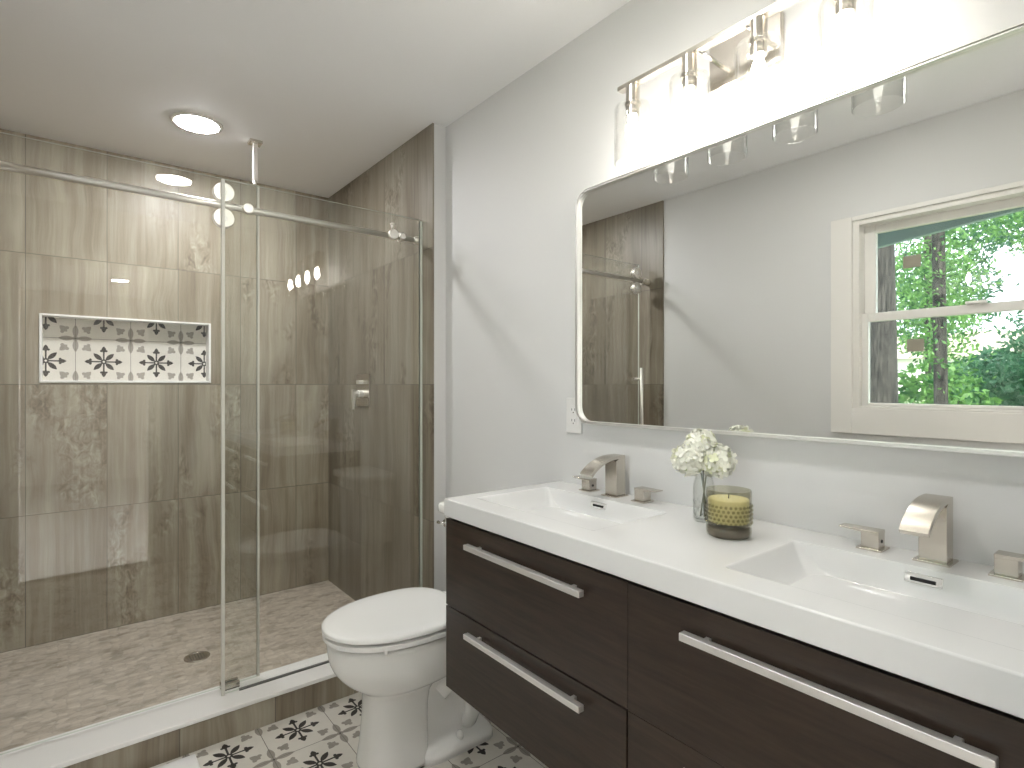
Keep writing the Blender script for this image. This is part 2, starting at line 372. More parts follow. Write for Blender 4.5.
for x in (1.160, -.272):
    bm = BM(); lathe(bm, [(.0205, -.007), (.0205, .007)], (x, RY, RZ), 'x', 24); lathe(bm, [(.0135, -.013), (.0135, .0)], (x, RY-.018 if x > 0 else RY-.018, RZ), 'y', 20); part('end_stop', bm, 'steel', rl, bevel=.001)
dr = thing('sliding_glass_door', 'sliding clear glass shower door hung from rollers on the rail', 'door', (.153, 2.289, .118))
part('edge_seal', box(BM(), .563, .571, 2.284, 2.295, .122, EYE+.767), 'sealmat', dr)
pane('glass_pane', -.263, .563, 2.285, 2.294, .122, EYE+.767, dr)
for x in (.442, -.215):
    for z in (RZ+.0475, RZ-.0475):
        bm = BM(); lathe(bm, [(.0340, -.011), (.0355, -.009), (.0355, -.006), (.029, -.003), (.029, .004), (.0355, .007), (.0355, .010)], (x, RY, z), 'y', 40)
        ro = part('roller', bm, 'steel', dr, bevel=.0006)
        bm = BM(); lathe(bm, [(.010, -.0125), (.012, -.011)], (x, RY, z), 'y', 20); ax = link('axle_cap', bm, 'satin'); ax.parent = ro
        bm = BM(); lathe(bm, [(.010, 0), (.010, .022), (.016, .0221), (.016, .030)], (x, RY+.008, z), 'y', 20); ax = link('axle', bm, 'steel'); ax.parent = ro
hd = BM(); hx = -.222
tube(hd, [(hx, 2.232, EYE-.42), (hx, 2.232, EYE+.105)], .011, 16)
hb = part('door_handle', hd, 'steel', dr, smooth=True)
for z in (EYE+.035, EYE-.35):
    bm = BM(); tube(bm, [(hx, 2.233, z), (hx, 2.284, z)], .008, 12); q = link('handle_post', bm, 'steel', smooth=True); q.parent = hb
gb = thing('door_guide', 'small grey metal guide block on the white curb below the glass edge', 'door guide', (.468, 2.287, .112))
bm = BM(); box(bm, .436, .498, 2.270, 2.2835, .112, .134); box(bm, .436, .498, 2.2955, 2.308, .112, .134); box(bm, .436, .498, 2.270, 2.308, .112, .117); part('guide_body', bm, 'nickel', gb, bevel=.001)
# ceiling shower arm
sa = thing('ceiling_shower_arm', 'short square shower arm hanging from a square flange on the ceiling', 'shower arm', (.690, 2.842, H))
part('flange', box(BM(), .662, .718, 2.814, 2.870, H-.013, H), 'nickel', sa, bevel=.001)
part('arm_tube', box(BM(), .679, .701, 2.831, 2.853, EYE+.972, H-.013), 'steel', sa, bevel=.002)
part('thread_nipple', lathe(BM(), [(.0085, 0), (.009, .004), (.009, .016)], (.69, 2.842, EYE+.957), 'z', 20), 'satin', sa, smooth=True)
# valve
va = thing('shower_valve', 'square chrome shower valve plate with lever on the right shower wall', 'shower valve', (SX, 2.882, EYE-.03))
part('plate', box(BM(), SX-.009, SX, 2.800, 2.965, EYE-.120, EYE+.056), 'nickel', va, bevel=.002)
bm = BM(); box(bm, SX-.040, SX-.009, 2.868, 2.896, EYE+.002, EYE+.022); part('diverter_knob', bm, 'satin', va, bevel=.002)
bm = BM(); lathe(bm, [(.023, 0), (.023, -.030), (.014, -.031), (.014, -.05)], (SX-.009, 2.882, EYE-.052), 'x', 28); bmesh.ops.recalc_face_normals(bm, faces=bm.faces); hub = part('lever_hub', bm, 'satin', va, bevel=.001)
bm = BM(); box(bm, SX-.068, SX-.052, 2.872, 2.892, EYE-.075, EYE-.028); rings(bm, [[(SX-.068, 2.873, EYE-.07), (SX-.052, 2.873, EYE-.07), (SX-.052, 2.891, EYE-.07), (SX-.068, 2.891, EYE-.07)], [(SX-.064, 2.875, EYE-.135), (SX-.058, 2.875, EYE-.135), (SX-.058, 2.889, EYE-.135), (SX-.064, 2.889, EYE-.135)]])
bmesh.ops.recalc_face_normals(bm, faces=bm.faces); part('lever', bm, 'satin', va, bevel=.001)

# ------------------------------------------------------------------ vanity
VX, VY0, VY1, VB, CB, CT = .862, .045, 1.3945, .364, EYE-.385, EYE-.333
vc = thing('vanity_cabinet', 'dark espresso wall-hung vanity cabinet with four drawers and long silver pulls', 'cabinet', (1.1, .72, VB))
bm = BM(); x1_ = RX-.002; ct_ = CB-.0005
box(bm, VX+.019, x1_, VY0+.001, VY0+.018, VB+.002, ct_); box(bm, VX+.019, x1_, VY1-.018, VY1-.001, VB+.002, ct_); box(bm, VX+.019, x1_, VY0+.018, VY1-.018, VB+.002, VB+.018); box(bm, x1_-.012, x1_, VY0+.018, VY1-.018, VB+.018, ct_)
box(bm, VX+.019, VX+.024, VY0+.018, VY1-.018, VB+.018, ct_); part('carcass', bm, 'wood', vc)
SE = .716; G = EYE-.645
pulls = {}
for nm, y0, y1, z0, z1, hy0, hy1, hz in (('UL', SE+.0006, VY1, G+.0022, CB-.007, .822, 1.259, EYE-.441), ('LL', SE+.004, VY1, VB, G-.0022, .822, 1.259, EYE-.683),
                                         ('UR', VY0, SE-.0006, G+.0006, CB-.007, .153, .578, EYE-.441), ('LR', VY0, SE-.0006, VB, G-.0006, .153, .578, EYE-.683)):
    dw = part('drawer', box(BM(), VX, VX+.018, y0, y1, z0, z1), 'wood', vc, bevel=.0008)
    bm = BM(); box(bm, VX-.030, VX-.014, hy0, hy1, hz-.007, hz+.007)
    for yy in (hy0+.035, hy1-.045): box(bm, VX-.0145, VX+.001, yy, yy+.010, hz-.004, hz+.004)
    hh = link('pull_handle', bm, 'satin', bevel=.0012); hh.parent = dw
# top with two basins
TX0, TY0, TY1 = .855, .040, 1.396
vt = thing('double_washbasin', 'thick glossy white washbasin slab with two moulded rectangular basins on the dark cabinet', 'sink', (1.09, .718, CB))
def countertop():
    bm = BM()
    xs = [TX0, .930, 1.212, RX]; bas = [(.088, .555), (.872, 1.345)]
    ys = [TY0, bas[0][0], bas[0][1], bas[1][0], bas[1][1], TY1]
    V = {}
    for i, x in enumerate(xs):
        for j, y in enumerate(ys): V[i, j] = bm.verts.new((x, y, CT))
    for i in range(3):
        for j in range(5):
            if i == 1 and j in (1, 3): continue
            bm.faces.new((V[i, j], V[i+1, j], V[i+1, j+1], V[i, j+1]))
    # outer skirt, then underside
    ring = [(i, 0) for i in range(4)]+[(3, j) for j in range(1, 6)]+[(i, 5) for i in (2, 1, 0)]+[(0, j) for j in (4, 3, 2, 1)]
    B = [bm.verts.new((xs[i], ys[j], CB)) for i, j in ring]
    for k in range(len(ring)):
        a, c = V[ring[k]], V[ring[(k+1) % len(ring)]]; bm.faces.new((a, B[k], B[(k+1) % len(ring)], c))
    bm.faces.new(list(reversed(B)))
    for j in (1, 3):
        cor = [V[2, j+1], V[1, j+1], V[1, j], V[2, j]]; y0, y1 = ys[j], ys[j+1]; nn = 6
        prof = [(.0015, 0), (.0035, .0010), (.0060, .0035), (.014, .016), (.024, .030), (.036, .042), (.050, .051), (.068, .057), (.090, .060)]
        lp = []
        for dd, dz in prof:
            fx0 = .930+dd*1.15; fx1 = 1.212-dd*.36
            lp.append([bm.verts.new((x, y, CT-dz)) for x, y in rrect(fx0, fx1, y0+dd, y1-dd, min(.010+dd*.5, .04), nn)])
        L0 = lp[0]; q = nn+1
        for k in range(4):
            for i in range(nn): bm.faces.new((cor[k], L0[k*q+i+1], L0[k*q+i]))
            k2 = (k+1) % 4; bm.faces.new((cor[k], cor[k2], L0[k2*q], L0[k*q+nn]))
        for A, B_ in zip(lp, lp[1:]):
            for i in range(len(A)): bm.faces.new((A[i], A[(i+1) % len(A)], B_[(i+1) % len(A)], B_[i]))
        bm.faces.new(lp[-1])
    bmesh.ops.recalc_face_normals(bm, faces=bm.faces)
    return bm
ct = part('basin_top', countertop(), 'top', vt, bevel=.004, segs=3, angle=60)
for yc in (.3215, 1.1085):
    z = CT-.020; x = 1.2045
    bm = BM(); prism(bm, [(x-.003, z-.008), (x-.0015, z+.0095), (x+.004, z+.0095), (x+.004, z-.008)], yc-.029, yc+.029)
    ov = part('overflow_plate', bm, 'chrome', vt, bevel=.001)
    bm = BM(); box(bm, x-.0045, x+.001, yc-.019, yc+.019, z-.0035, z+.0025); q = link('slot', bm, 'blackhole'); q.parent = ov
    bm = BM(); lathe(bm, [(.0, .0), (.022, 0), (.022, .002), (.017, .006), (0.001, .007)], (1.085, yc, CT-.0600), 'z', 28); part('drain_plug', bm, 'chrome', vt, smooth=True)
# faucets
def faucet(yc, label):
    r = thing('widespread_faucet', label, 'faucet', (1.27, yc, CT), 'brushed nickel faucets on the vanity top')
    part('base_plate', box(BM(), 1.246, 1.304, yc-.029, yc+.029, CT, CT+.004), 'nickel', r, bevel=.001)
    out = []; inn = []
    # side outline: column with curved waterfall lip
    N_ = 10
    for i in range(N_+1):
        a = i/N_; ang = math.radians(88-58*a)
        out.append((1.270-.122*math.sin(a*.95)/math.sin(.95), CT+.122-.046*(1-math.cos(a*.95))/(1-math.cos(.95))))
    tipx, tipz = out[-1]
    for i in range(N_+1):
        a = 1-i/N_
        inn.append((1.268-.112*math.sin(a*.95)/math.sin(.95), CT+.112-.044*(1-math.cos(a*.95))/(1-math.cos(.95))))
    poly = [(1.297, CT+.004), (1.297, CT+.122)]+out+inn+[(1.257, CT+.106), (1.257, CT+.004)]
    part('spout', prism(BM(), poly, yc-.022, yc+.022), 'nickel', r, bevel=.001)
    for s in (1, -1):
        hy = yc+s*.104
        part('handle_plate', box(BM(), 1.250, 1.298, hy-.023, hy+.023, CT, CT+.004), 'nickel', r, bevel=.001)
        bl = part('handle', box(BM(), 1.257, 1.291, hy-.016, hy+.016, CT+.004, CT+.034), 'nickel', r, bevel=.001)
        a, c = sorted((hy-s*.0165, hy+s*.060))
        lv = link('lever', rings_lever(hy, s), 'nickel', bevel=.0008); lv.parent = bl
        bm = BM(); lathe(bm, [(.0035, 0), (.0035, -s*.0006)], (1.274, hy-s*.0163, CT+.018), 'y', 14); q = link('set_screw', bm, 'blackhole'); q.parent = bl
    return r
def rings_lever(hy, s):
    bm = BM(); a = hy-s*.0163; e = hy+s*.058
    rings(bm, [[(1.256, a, CT+.031), (1.292, a, CT+.031), (1.292, a, CT+.039), (1.256, a, CT+.039)],
               [(1.258, e, CT+.036), (1.290, e, CT+.036), (1.290, e, CT+.039), (1.258, e, CT+.039)]]); bmesh.ops.recalc_face_normals(bm, faces=bm.faces); return bm
faucet(1.1085, 'brushed nickel waterfall faucet at the far basin, left of the flower vase')
faucet(.3215, 'brushed nickel waterfall faucet at the near basin, right of the candle')

# ------------------------------------------------------------------ mirror
mr = thing('wall_mirror', 'large mirror with rounded corners and thin silver frame above the vanity', 'mirror', (RX, .7165, EYE-.126))
MY0, MY1, MZ0, MZ1, MR = .145, 1.288, EYE-.126, EYE+.626, .055
bm = BM(); loops = []
for dI, x in ((0, RX), (0, 1.288), (.0008, 1.2865), (.0028, 1.2865), (.0031, 1.292), (.0048, 1.292), (.0051, 1.288), (.0080, 1.288), (.0084, 1.289), (.0084, 1.302)):
    loops.append([(x, y, z) for y, z in rrect(MY0+dI, MY1-dI, MZ0+dI, MZ1-dI, MR-dI, 10)])
rings(bm, loops, True, False); bmesh.ops.recalc_face_normals(bm, faces=bm.faces)
part('frame', bm, 'satin', mr)
bm = BM(); rings(bm, [[(x, y, z) for y, z in rrect(MY0+.008, MY1-.008, MZ0+.008, MZ1-.008, MR-.008, 10)] for x in (1.305, 1.300)]); bmesh.ops.recalc_face_normals(bm, faces=bm.faces)
part('mirror_glass', bm, 'mirror', mr)

# ------------------------------------------------------------------ vanity light
vl = thing('vanity_light', 'four-light brushed nickel wall fixture with clear glass cylinder shades above the mirror', 'wall light', (RX, .7215, EYE+.76))
BZ = EYE+.826; BX = 1.213
part('backplate', box(BM(), RX-.018, RX, .628, .815, EYE+.764, EYE+.884), 'nickel', vl, bevel=.002)
part('bar', box(BM(), BX-.012, BX+.012, .405, 1.035, BZ-.004, BZ+.008), 'nickel', vl, bevel=.001)
for y in (.66, .785):
    bm = BM(); tube(bm, [(BX, y, BZ+.001), (RX-.016, y, BZ-.004)], .006, 14); part('arm', bm, 'chrome', vl, smooth=True)
for i in range(4):
    y = .990-.179*i
    so = part('socket', lathe(BM(), [(.0175, 0), (.0185, -.001), (.0185, -.050), (.021, -.051), (.021, -.056), (.018, -.057), (.018, -.082), (.012, -.083)], (BX, y, BZ-.004), 'z', 28), 'nickel', vl, bevel=.0006)
    zt, zb = EYE+.770, EYE+.611
    pr = [(.019, zt), (.040, zt), (.047, zt-.004), (.050, zt-.012), (.050, zb), (.0485, zb-.001), (.047, zb), (.047, zt-.013), (.044, zt-.006), (.039, zt-.003), (.019, zt-.003)]
    part('lamp_shade', lathe(BM(), pr, (BX, y, 0), 'z', 48, closed=True), 'shade', vl, smooth=True)
    pr = [(.008, 0), (.009, -.010), (.014, -.022), (.0165, -.040), (.0155, -.058), (.010, -.072), (.003, -.079)]
    part('bulb', lathe(BM(), pr, (BX, y, EYE+.741), 'z', 20), 'bulb', vl, smooth=True)

# ------------------------------------------------------------------ downlights
def can(x, y, label, mat='can'):
    r = thing('recessed_downlight', label, 'ceiling light', (x, y, H), 'round recessed downlights')
    part('trim_ring', lathe(BM(), [(.086, 0), (.104, 0), (.103, -.004), (.088, -.008), (.086, -.006)], (x, y, H), 'z', 48, closed=True), 'trim', r, smooth=True)
    part('lens', lathe(BM(), [(.0, -.014), (.045, -.0135), (.070, -.0115), (.083, -.008), (.0865, -.004), (.0865, -.001)], (x, y, H), 'z', 48), mat, r, smooth=True)
can(.440, 2.802, 'lit round recessed downlight in the ceiling above the shower')
can(.458, .93, 'lit round recessed downlight in the ceiling between window and vanity', 'can_room')

# ------------------------------------------------------------------ outlet
ol = thing('wall_outlet', 'white wall outlet plate at the lower left corner of the mirror', 'outlet', (RX, 1.327, EYE-.104))
part('plate', box(BM(), RX-.006, RX, 1.291, 1.363, EYE-.163, EYE-.045), 'plastic', ol, bevel=.002)
part('socket_face', box(BM(), RX-.008, RX-.005, 1.310, 1.344, EYE-.138, EYE-.070), 'plastic', ol, bevel=.001)
for zc in (EYE-.122, EYE-.086):
    for dy in (-.007, .007): part('slot', box(BM(), RX-.0084, RX-.0078, 1.327+dy-.001, 1.327+dy+.001, zc-.002, zc+.006), 'blackhole', ol)
    part('ground_hole', lathe(BM(), [(.0023, 0), (.0023, .0006)], (RX-.0084, 1.327, zc-.008), 'x', 10), 'blackhole', ol)

# ------------------------------------------------------------------ toilet
TC = 1.695; TB = 1.312
to = thing('toilet', 'white two-piece toilet with closed lid between the shower and the vanity', 'toilet', (.95, TC, 0))
def egg(u0, u1, hw, z, n=40, e=2.2, back=.42, cy=TC):
    """closed outline: u measured from the wall towards the room; wider towards the back"""
    out = []
    L = u1-u0; um = u0+L*back
    for i in range(n):
        a = 2*PI*i/n; c, s = math.cos(a), math.sin(a)
        cx = (u1-um) if c > 0 else (um-u0)
        ee = e if c > 0 else e*1.35
        u = um+cx*math.copysign(abs(c)**(2/ee), c); v = hw*math.copysign(abs(s)**(2/ee), s)
        out.append((TB-u, cy+v, z))
    return out
bm = BM()
rings(bm, [egg(.375, .588, .106, 0, e=2.9, back=.3), egg(.375, .586, .104, .012, e=3, back=.3), egg(.375, .577, .096, .06, e=3, back=.3), egg(.375, .568, .090, .15, e=3, back=.3), egg(.37, .566, .088, .245, e=2.9, back=.3),
           egg(.33, .575, .098, .262, e=2.5), egg(.25, .615, .140, .285, e=2.3), egg(.235, .658, .166, .325, e=2.2), egg(.228, .678, .177, .362, e=2.15), egg(.225, .683, .178, .395, e=2.15), egg(.22, .688, .181, .430, e=2.15), egg(.22, .686, .180, .440, e=2.15), egg(.25, .66, .15, .442, e=2.15)])
bmesh.ops.recalc_face_normals(bm, faces=bm.faces)
bo = part('bowl', bm, 'porcelain', to, smooth=True); sm = bo.modifiers.new('s', 'SUBSURF'); sm.levels = sm.render_levels = 1
# rear body: recessed trapway, foot ledge, deck for the tank
bm = BM()
rings(bm, [egg(.125, .42, .122, 0, e=5, back=.5), egg(.127, .42, .121, .028, e=5, back=.5), egg(.14, .42, .105, .044, e=5, back=.5), egg(.15, .42, .072, .060, e=4, back=.5), egg(.13, .42, .066, .16, e=4, back=.5), egg(.10, .42, .074, .24, e=4, back=.5), egg(.06, .42, .105, .29, e=4, back=.5), egg(.03, .42, .125, .33, e=5, back=.5), egg(.025, .42, .128, .425, e=5, back=.5), egg(.03, .41, .12, .436, e=5, back=.5)])
bmesh.ops.recalc_face_normals(bm, faces=bm.faces)
part('base', bm, 'porcelain', to, smooth=True)
bm = BM(); tube(bm, [(TB-.33, TC-.055, .20), (TB-.27, TC-.060, .245), (TB-.205, TC-.062, .20), (TB-.19, TC-.060, .12), (TB-.22, TC-.055, .05)], [.035, .040, .042, .040, .034], 16); part('trapway', bm, 'porcelain', to, smooth=True)
for s in (-1, 1):
    part('bolt_cap', lathe(BM(), [(.013, 0), (.013, .016), (.009, .025), (.002, .028)], (TB-.27, TC+s*.098, .038), 'z', 20), 'seat', to, smooth=True)
bm = BM(); o_ = [egg(.235, .694, .186, z, e=2.15) for z in (.4455,)]
rings(bm, [egg(.25, .66, .15, .448, e=2.15), egg(.238, .694, .186, .448, e=2.15), egg(.235, .698, .189, .450, e=2.15), egg(.235, .698, .189, .463, e=2.15), egg(.238, .695, .186, .4645, e=2.15), egg(.25, .66, .15, .465, e=2.15)]); bmesh.ops.recalc_face_normals(bm, faces=bm.faces)
part('seat_ring', bm, 'seat', to, smooth=True).modifiers.new('e', 'EDGE_SPLIT').split_angle = math.radians(50)
bm = BM(); rings(bm, [egg(.25, .66, .15, .4735, e=2.15), egg(.237, .698, .188, .4735, e=2.15), egg(.235, .700, .190, .475, e=2.15), egg(.235, .700, .190, .482, e=2.15), egg(.238, .697, .187, .486, e=2.15), egg(.248, .686, .176, .4885, e=2.15), egg(.28, .64, .140, .4905, e=2.1), egg(.34, .55, .08, .4915, e=2)]); bmesh.ops.recalc_face_normals(bm, faces=bm.faces)
part('seat_lid', bm, 'seat', to, smooth=True).modifiers.new('e', 'EDGE_SPLIT').split_angle = math.radians(50)
part('lid_hinge', box(BM(), TB-.250, TB-.212, TC-.09, TC+.09, .440, .476), 'seat', to, bevel=.006)
for k, y in enumerate((TC-.04,)):
    part('seat_bumper', lathe(BM(), [(.006, 0), (.006, .009)], (TB-.572, TC-.158, .4405), 'z', 12), 'seat', to)
tk = part('tank', (lambda b: (rings(b, [[(x, y, z) for x, y in rr] for z, rr in
     ((.436, rrect(TB-.165, TB, TC-.160, TC+.160, .03, 5)), (.45, rrect(TB-.168, TB, TC-.165, TC+.165, .03, 5)), (.752, rrect(TB-.178, TB, TC-.172, TC+.172, .03, 5)))]), bmesh.ops.recalc_face_normals(b, faces=b.faces), b)[2])(BM()), 'porcelain', to, smooth=True)
tk.modifiers.new('e', 'EDGE_SPLIT').split_angle = math.radians(50)
bm = BM(); rings(bm, [[(x, y, z) for x, y in rrect(TB-.198+i, TB+.004, TC-.187+i, TC+.187-i, .03, 5)] for z, i in ((.753, .004), (.757, 0), (.782, 0), (.788, .004), (.790, .012))]); bmesh.ops.recalc_face_normals(bm, faces=bm.faces)
tl = part('tank_lid', bm, 'porcelain', to, smooth=True); tl.modifiers.new('e', 'EDGE_SPLIT').split_angle = math.radians(50)
bm = BM(); lathe(bm, [(.014, 0), (.014, -.010)], (TB-.177, TC+.135, .715), 'x', 18); bmesh.ops.recalc_face_normals(bm, faces=bm.faces); tube(bm, [(TB-.190, TC+.135, .715), (TB-.194, TC+.155, .713), (TB-.194, TC+.172, .713)], [.006, .005, .007], 10); part('flush_lever', bm, 'chrome', to, smooth=True)

# ------------------------------------------------------------------ bath mat, candle, vase
bmat = link('bath_mat', box(BM(), LX+.05, .328, 1.45, 2.118, .0, .012), 'mat', bevel=.005); tag(bmat, 'white bath mat on the patterned floor beside the shower curb', 'bath mat')
CX, CY = 1.135, .660
cn = thing('candle', 'yellow wax candle in a smoked hobnail glass jar, right of the flower vase', 'candle', (CX, CY, CT))
z0 = CT+.0005; Rj = .0475
pr = [(.001, z0), (.042, z0), (.0465, z0+.003), (Rj, z0+.010), (Rj, z0+.020), (.0455, z0+.023), (Rj, z0+.027), (Rj, z0+.100), (Rj-.001, z0+.102), (Rj-.003, z0+.101), (Rj-.0035, z0+.026), (.001, z0+.024)]
j = part('glass_jar', lathe(BM(), pr, (CX, CY, 0), 'z', 64, closed=False), 'smoke', cn, smooth=True)
bm = BM()
for k, z in enumerate((.033, .042, .051, .060, .069)):
    for i in range(30):
        a = 2*PI*(i+.5*(k % 2))/30
        m4 = Matrix.Translation((CX+(Rj+.0002)*math.cos(a), CY+(Rj+.0002)*math.sin(a), z0+z))
        bmesh.ops.create_uvsphere(bm, u_segments=8, v_segments=6, radius=.0032, matrix=m4)
q = link('hobnails', bm, 'smoke', smooth=True); q.parent = j
bm = BM(); lathe(bm, [(.001, z0+.001), (.041, z0+.001), (.0445, z0+.006), (.0448, z0+.020), (.043, z0+.0222), (.001, z0+.0223)], (CX, CY, 0), 'z', 48); q = link('jar_foot', bm, 'smoke_edge', smooth=True); q.parent = j
part('wax', lathe(BM(), [(.001, z0+.031), (.0415, z0+.031), (.043, z0+.034), (.043, z0+.080), (.041, z0+.082), (.001, z0+.0815)], (CX, CY, 0), 'z', 48), 'wax', cn, smooth=True)
bm = BM(); tube(bm, [(CX, CY, z0+.081), (CX+.001, CY, z0+.088), (CX+.003, CY+.001, z0+.092)], .0011, 8); part('wick', bm, 'dark', cn, smooth=True)

FX, FYY = 1.206, .766
vs = thing('glass_vase', 'small clear glass vase with a twisted body behind the candle', 'vase', (FX, FYY, CT))
pr = [(.001, z0), (.020, z0), (.0235, z0+.004), (.0245, z0+.02), (.0250, z0+.05), (.0255, z0+.08), (.0235, z0+.095), (.019, z0+.110), (.0185, z0+.130), (.021, z0+.134), (.019, z0+.135), (.0165, z0+.130), (.017, z0+.110), (.0215, z0+.094), (.0235, z0+.08), (.023, z0+.02), (.021, z0+.007), (.001, z0+.006)]
part('glass_body', lathe(BM(), pr, (FX, FYY, 0), 'z', 48), 'vase', vs, smooth=True)
bm = BM()
for i in range(8):
    for s in (1, -1):
        pts = []
        for k in range(9):
            a = 2*PI*i/8+s*k*.16; rr = .0248; pts.append((FX+rr*math.cos(a), FYY+rr*math.sin(a), z0+.008+k*.0055))
        tube(bm, pts, .0011, 6)
part('relief_ribs', bm, 'vase', vs, smooth=True)
# flowers: three heads, each its own thing
def floret(bm, c, nrm, r, mi):
    nrm = nrm.normalized(); a = nrm.orthogonal().normalized(); a.rotate(Matrix.Rotation(random.random()*6.28, 3, nrm)); b_ = nrm.cross(a)
    cv = bm.verts.new(c)
    for k in range(4):
        t0 = PI/2*k; d = a*math.cos(t0)+b_*math.sin(t0); e = a*-math.sin(t0)+b_*math.cos(t0)
        lift = nrm*r*random.uniform(.05, .35)
        P_ = [c+d*r*.45+e*r*.42+lift*.3, c+d*r*.95+e*r*.38+lift, c+d*r*1.12+lift*.8, c+d*r*.95-e*r*.38+lift, c+d*r*.45-e*r*.42+lift*.3]
        vv = [bm.verts.new(p) for p in P_]
        f = bm.faces.new([cv]+vv); f.material_index = mi
heads = [((FX-.030, FYY+.022, CT+.150), .036, 'left front head of the cream hydrangea bunch in the vase'), ((FX+.010, FYY-.030, CT+.150), .038, 'right head of the cream hydrangea bunch in the vase, nearest the candle'), ((FX+.006, FYY+.010, CT+.186), .035, 'top head of the cream hydrangea bunch, touching the mirror edge from below')]
for hc, r, lab in heads:
    hc = Vector(hc)
    f = thing('hydrangea', lab, 'flower', (FX, FYY, CT+.01), 'cream hydrangeas in the glass vase')
    bm = BM()
    n_ = 70
    for i in range(n_):
        zz = 1-2*(i+.5)/n_; rr = math.sqrt(1-zz*zz); ph = i*2.39996
        nn = Vector((rr*math.cos(ph), rr*math.sin(ph), zz))
        floret(bm, hc+nn*r*random.uniform(.82, 1.02), nn+Vector([random.uniform(-.3, .3) for _ in range(3)]), .0125*random.uniform(.85, 1.2), 0 if random.random() < .9 else 1)
    part('flower_head', bm, ['petal', 'petal2'], f)
    bm = BM(); bmesh.ops.create_icosphere(bm, subdivisions=2, radius=r*.8, matrix=Matrix.Translation(hc)); part('inner_blossom', bm, 'petal2', f, smooth=True)
    base = Vector((FX-(hc.x-FX)*.25, FYY-(hc.y-FYY)*.25, CT+.012)); bm = BM(); tube(bm, [base, Vector((FX+(hc.x-FX)*.12, FYY+(hc.y-FYY)*.2, CT+.115)), hc], .0019, 8); part('stem', bm, 'stem', f, smooth=True)

# ------------------------------------------------------------------ room beyond the doorway (behind the camera)
hx0, hx1, hy0 = -1.6, 2.2, -4.4
struct('floor_hall', box(BM(), hx0, hx1, hy0, -.1, -.08, 0), 'carpet', 'light carpet floor of the room behind the doorway')
struct('ceiling_hall', box(BM(), hx0, hx1, hy0, -.1, H, H+.08), 'ceil', 'white ceiling of the room behind the doorway')
struct('wall_hall_left', box(BM(), hx0-.1, hx0, hy0, -.0, -.08, H+.08), 'hallwall')
struct('wall_hall_right', box(BM(), hx1, hx1+.1, hy0, -.0, -.08, H+.08), 'hallwall')
struct('wall_hall_back', box(BM(), hx0-.1, hx1+.1, hy0-.1, hy0, -.08, H+.08), 'hallwall')
hf = BM(); box(hf, hx0, LX-.1, -.1, 0, -.08, H+.08); box(hf, RX+.1, hx1, -.1, 0, -.08, H+.08); struct('wall_hall_front', hf, 'hallwall')
can(.43, -2.97, 'lit round recessed downlight in the middle of the room behind the doorway', 'can_room')
can(1.45, -.32, 'added unseen fill lamp, shaped as a downlight, behind the doorway wall, on the vanity side', 'hall_fill')  # this and the next: added out of sight, fill light through the doorway
can(-1.05, -.32, 'added unseen fill lamp, shaped as a downlight, behind the doorway wall, on the window side', 'hall_fill')

# ------------------------------------------------------------------ outside the window
gm = BM(); rings(gm, [[(-.44, -14, -.5), (-.44, 34, -.5), (-.44, 34, -.7), (-.44, -14, -.7)], [(-14, -14, .55), (-14, 34, .55), (-14, 34, .3), (-14, -14, .3)], [(-60, -14, 1.0), (-60, 34, 1.0), (-60, 34, .8), (-60, -14, .8)]]); bmesh.ops.recalc_face_normals(gm, faces=gm.faces)
gr = struct('floor_lawn', gm, 'grass', 'sunlit lawn outside the window')
ev = link('roof_eave', (lambda b: (rings(b, [[(-1.00, -1.2, EYE+1.03), (-.96, -1.2, EYE+1.03), (-.96, -1.2, EYE+1.25), (-1.00, -1.2, EYE+1.25)], [(-1.00, 2.6, EYE+.62), (-.96, 2.6, EYE+.62), (-.96, 2.6, EYE+1.25), (-1.00, 2.6, EYE+1.25)]]), box(b, -.98, -.435, -1.2, 2.6, EYE+1.23, EYE+1.26), bmesh.ops.recalc_face_normals(b, faces=b.faces), b)[3])(BM()), 'trim')
tag(ev, 'grey blue painted eave board seen at the top of the window', 'eave')
ev.data.materials[0] = principled('eave_paint', (.30, .38, .42), .6)
def ground(x): return -.5+1.05*(-.44-x)/13.56 if x > -14 else .55+.45*(-14-x)/46
def tree(name, label, x, y, r, h, crowns, nleaf, mat, ls, group='trees outside the window'):
    g = ground(x); t_ = thing(name, label, 'tree', (x, y, g), group)
    bm = BM(); tube(bm, [(x, y, g-.1), (x, y, g+.3), (x+.05, y+.03, g+h*.5), (x-.03, y+.06, g+h)], [r*1.4, r*1.05, r*.92, r*.6], 20)
    for k in range(5):
        a = random.random()*6.28; z = g+h*random.uniform(.45, .9); L = random.uniform(.8, 1.8)
        tube(bm, [(x, y, z), (x+math.cos(a)*L*.5, y+math.sin(a)*L*.5, z+.25), (x+math.cos(a)*L, y+math.sin(a)*L, z+.3)], [r*.3, r*.18, r*.06], 8)
    part('trunk', bm, 'bark', t_, smooth=True)
    bm = BM()
    for c, rad in crowns:
        for i in range(nleaf):
            while True:
                p = Vector([random.uniform(-1, 1) for _ in range(3)])
                if p.length < 1: break
            # clumpy: leaves gather on twigs
            p = Vector(c)+Vector((p.x*rad[0], p.y*rad[1], p.z*rad[2]))
            for q in range(5):
                pp = p+Vector([random.gauss(0, .10) for _ in range(3)]); d = Vector([random.gauss(0, 1) for _ in range(3)]).normalized(); e = d.orthogonal().normalized()
                s = ls*random.uniform(.7, 1.3); dd = d*s; ee = e*s*.45
                bm.faces.new([bm.verts.new(v) for v in (pp-dd, pp+ee, pp+dd, pp-ee)])
    part('foliage', bm, mat, t_)
tree('tree', 'thick rough-barked trunk at the left edge of the window view', -4.0, 2.12, .155, 7, [((-4.6, 1.9, 3.6), (.9, .8, .5))], 120, 'leaf', .04)
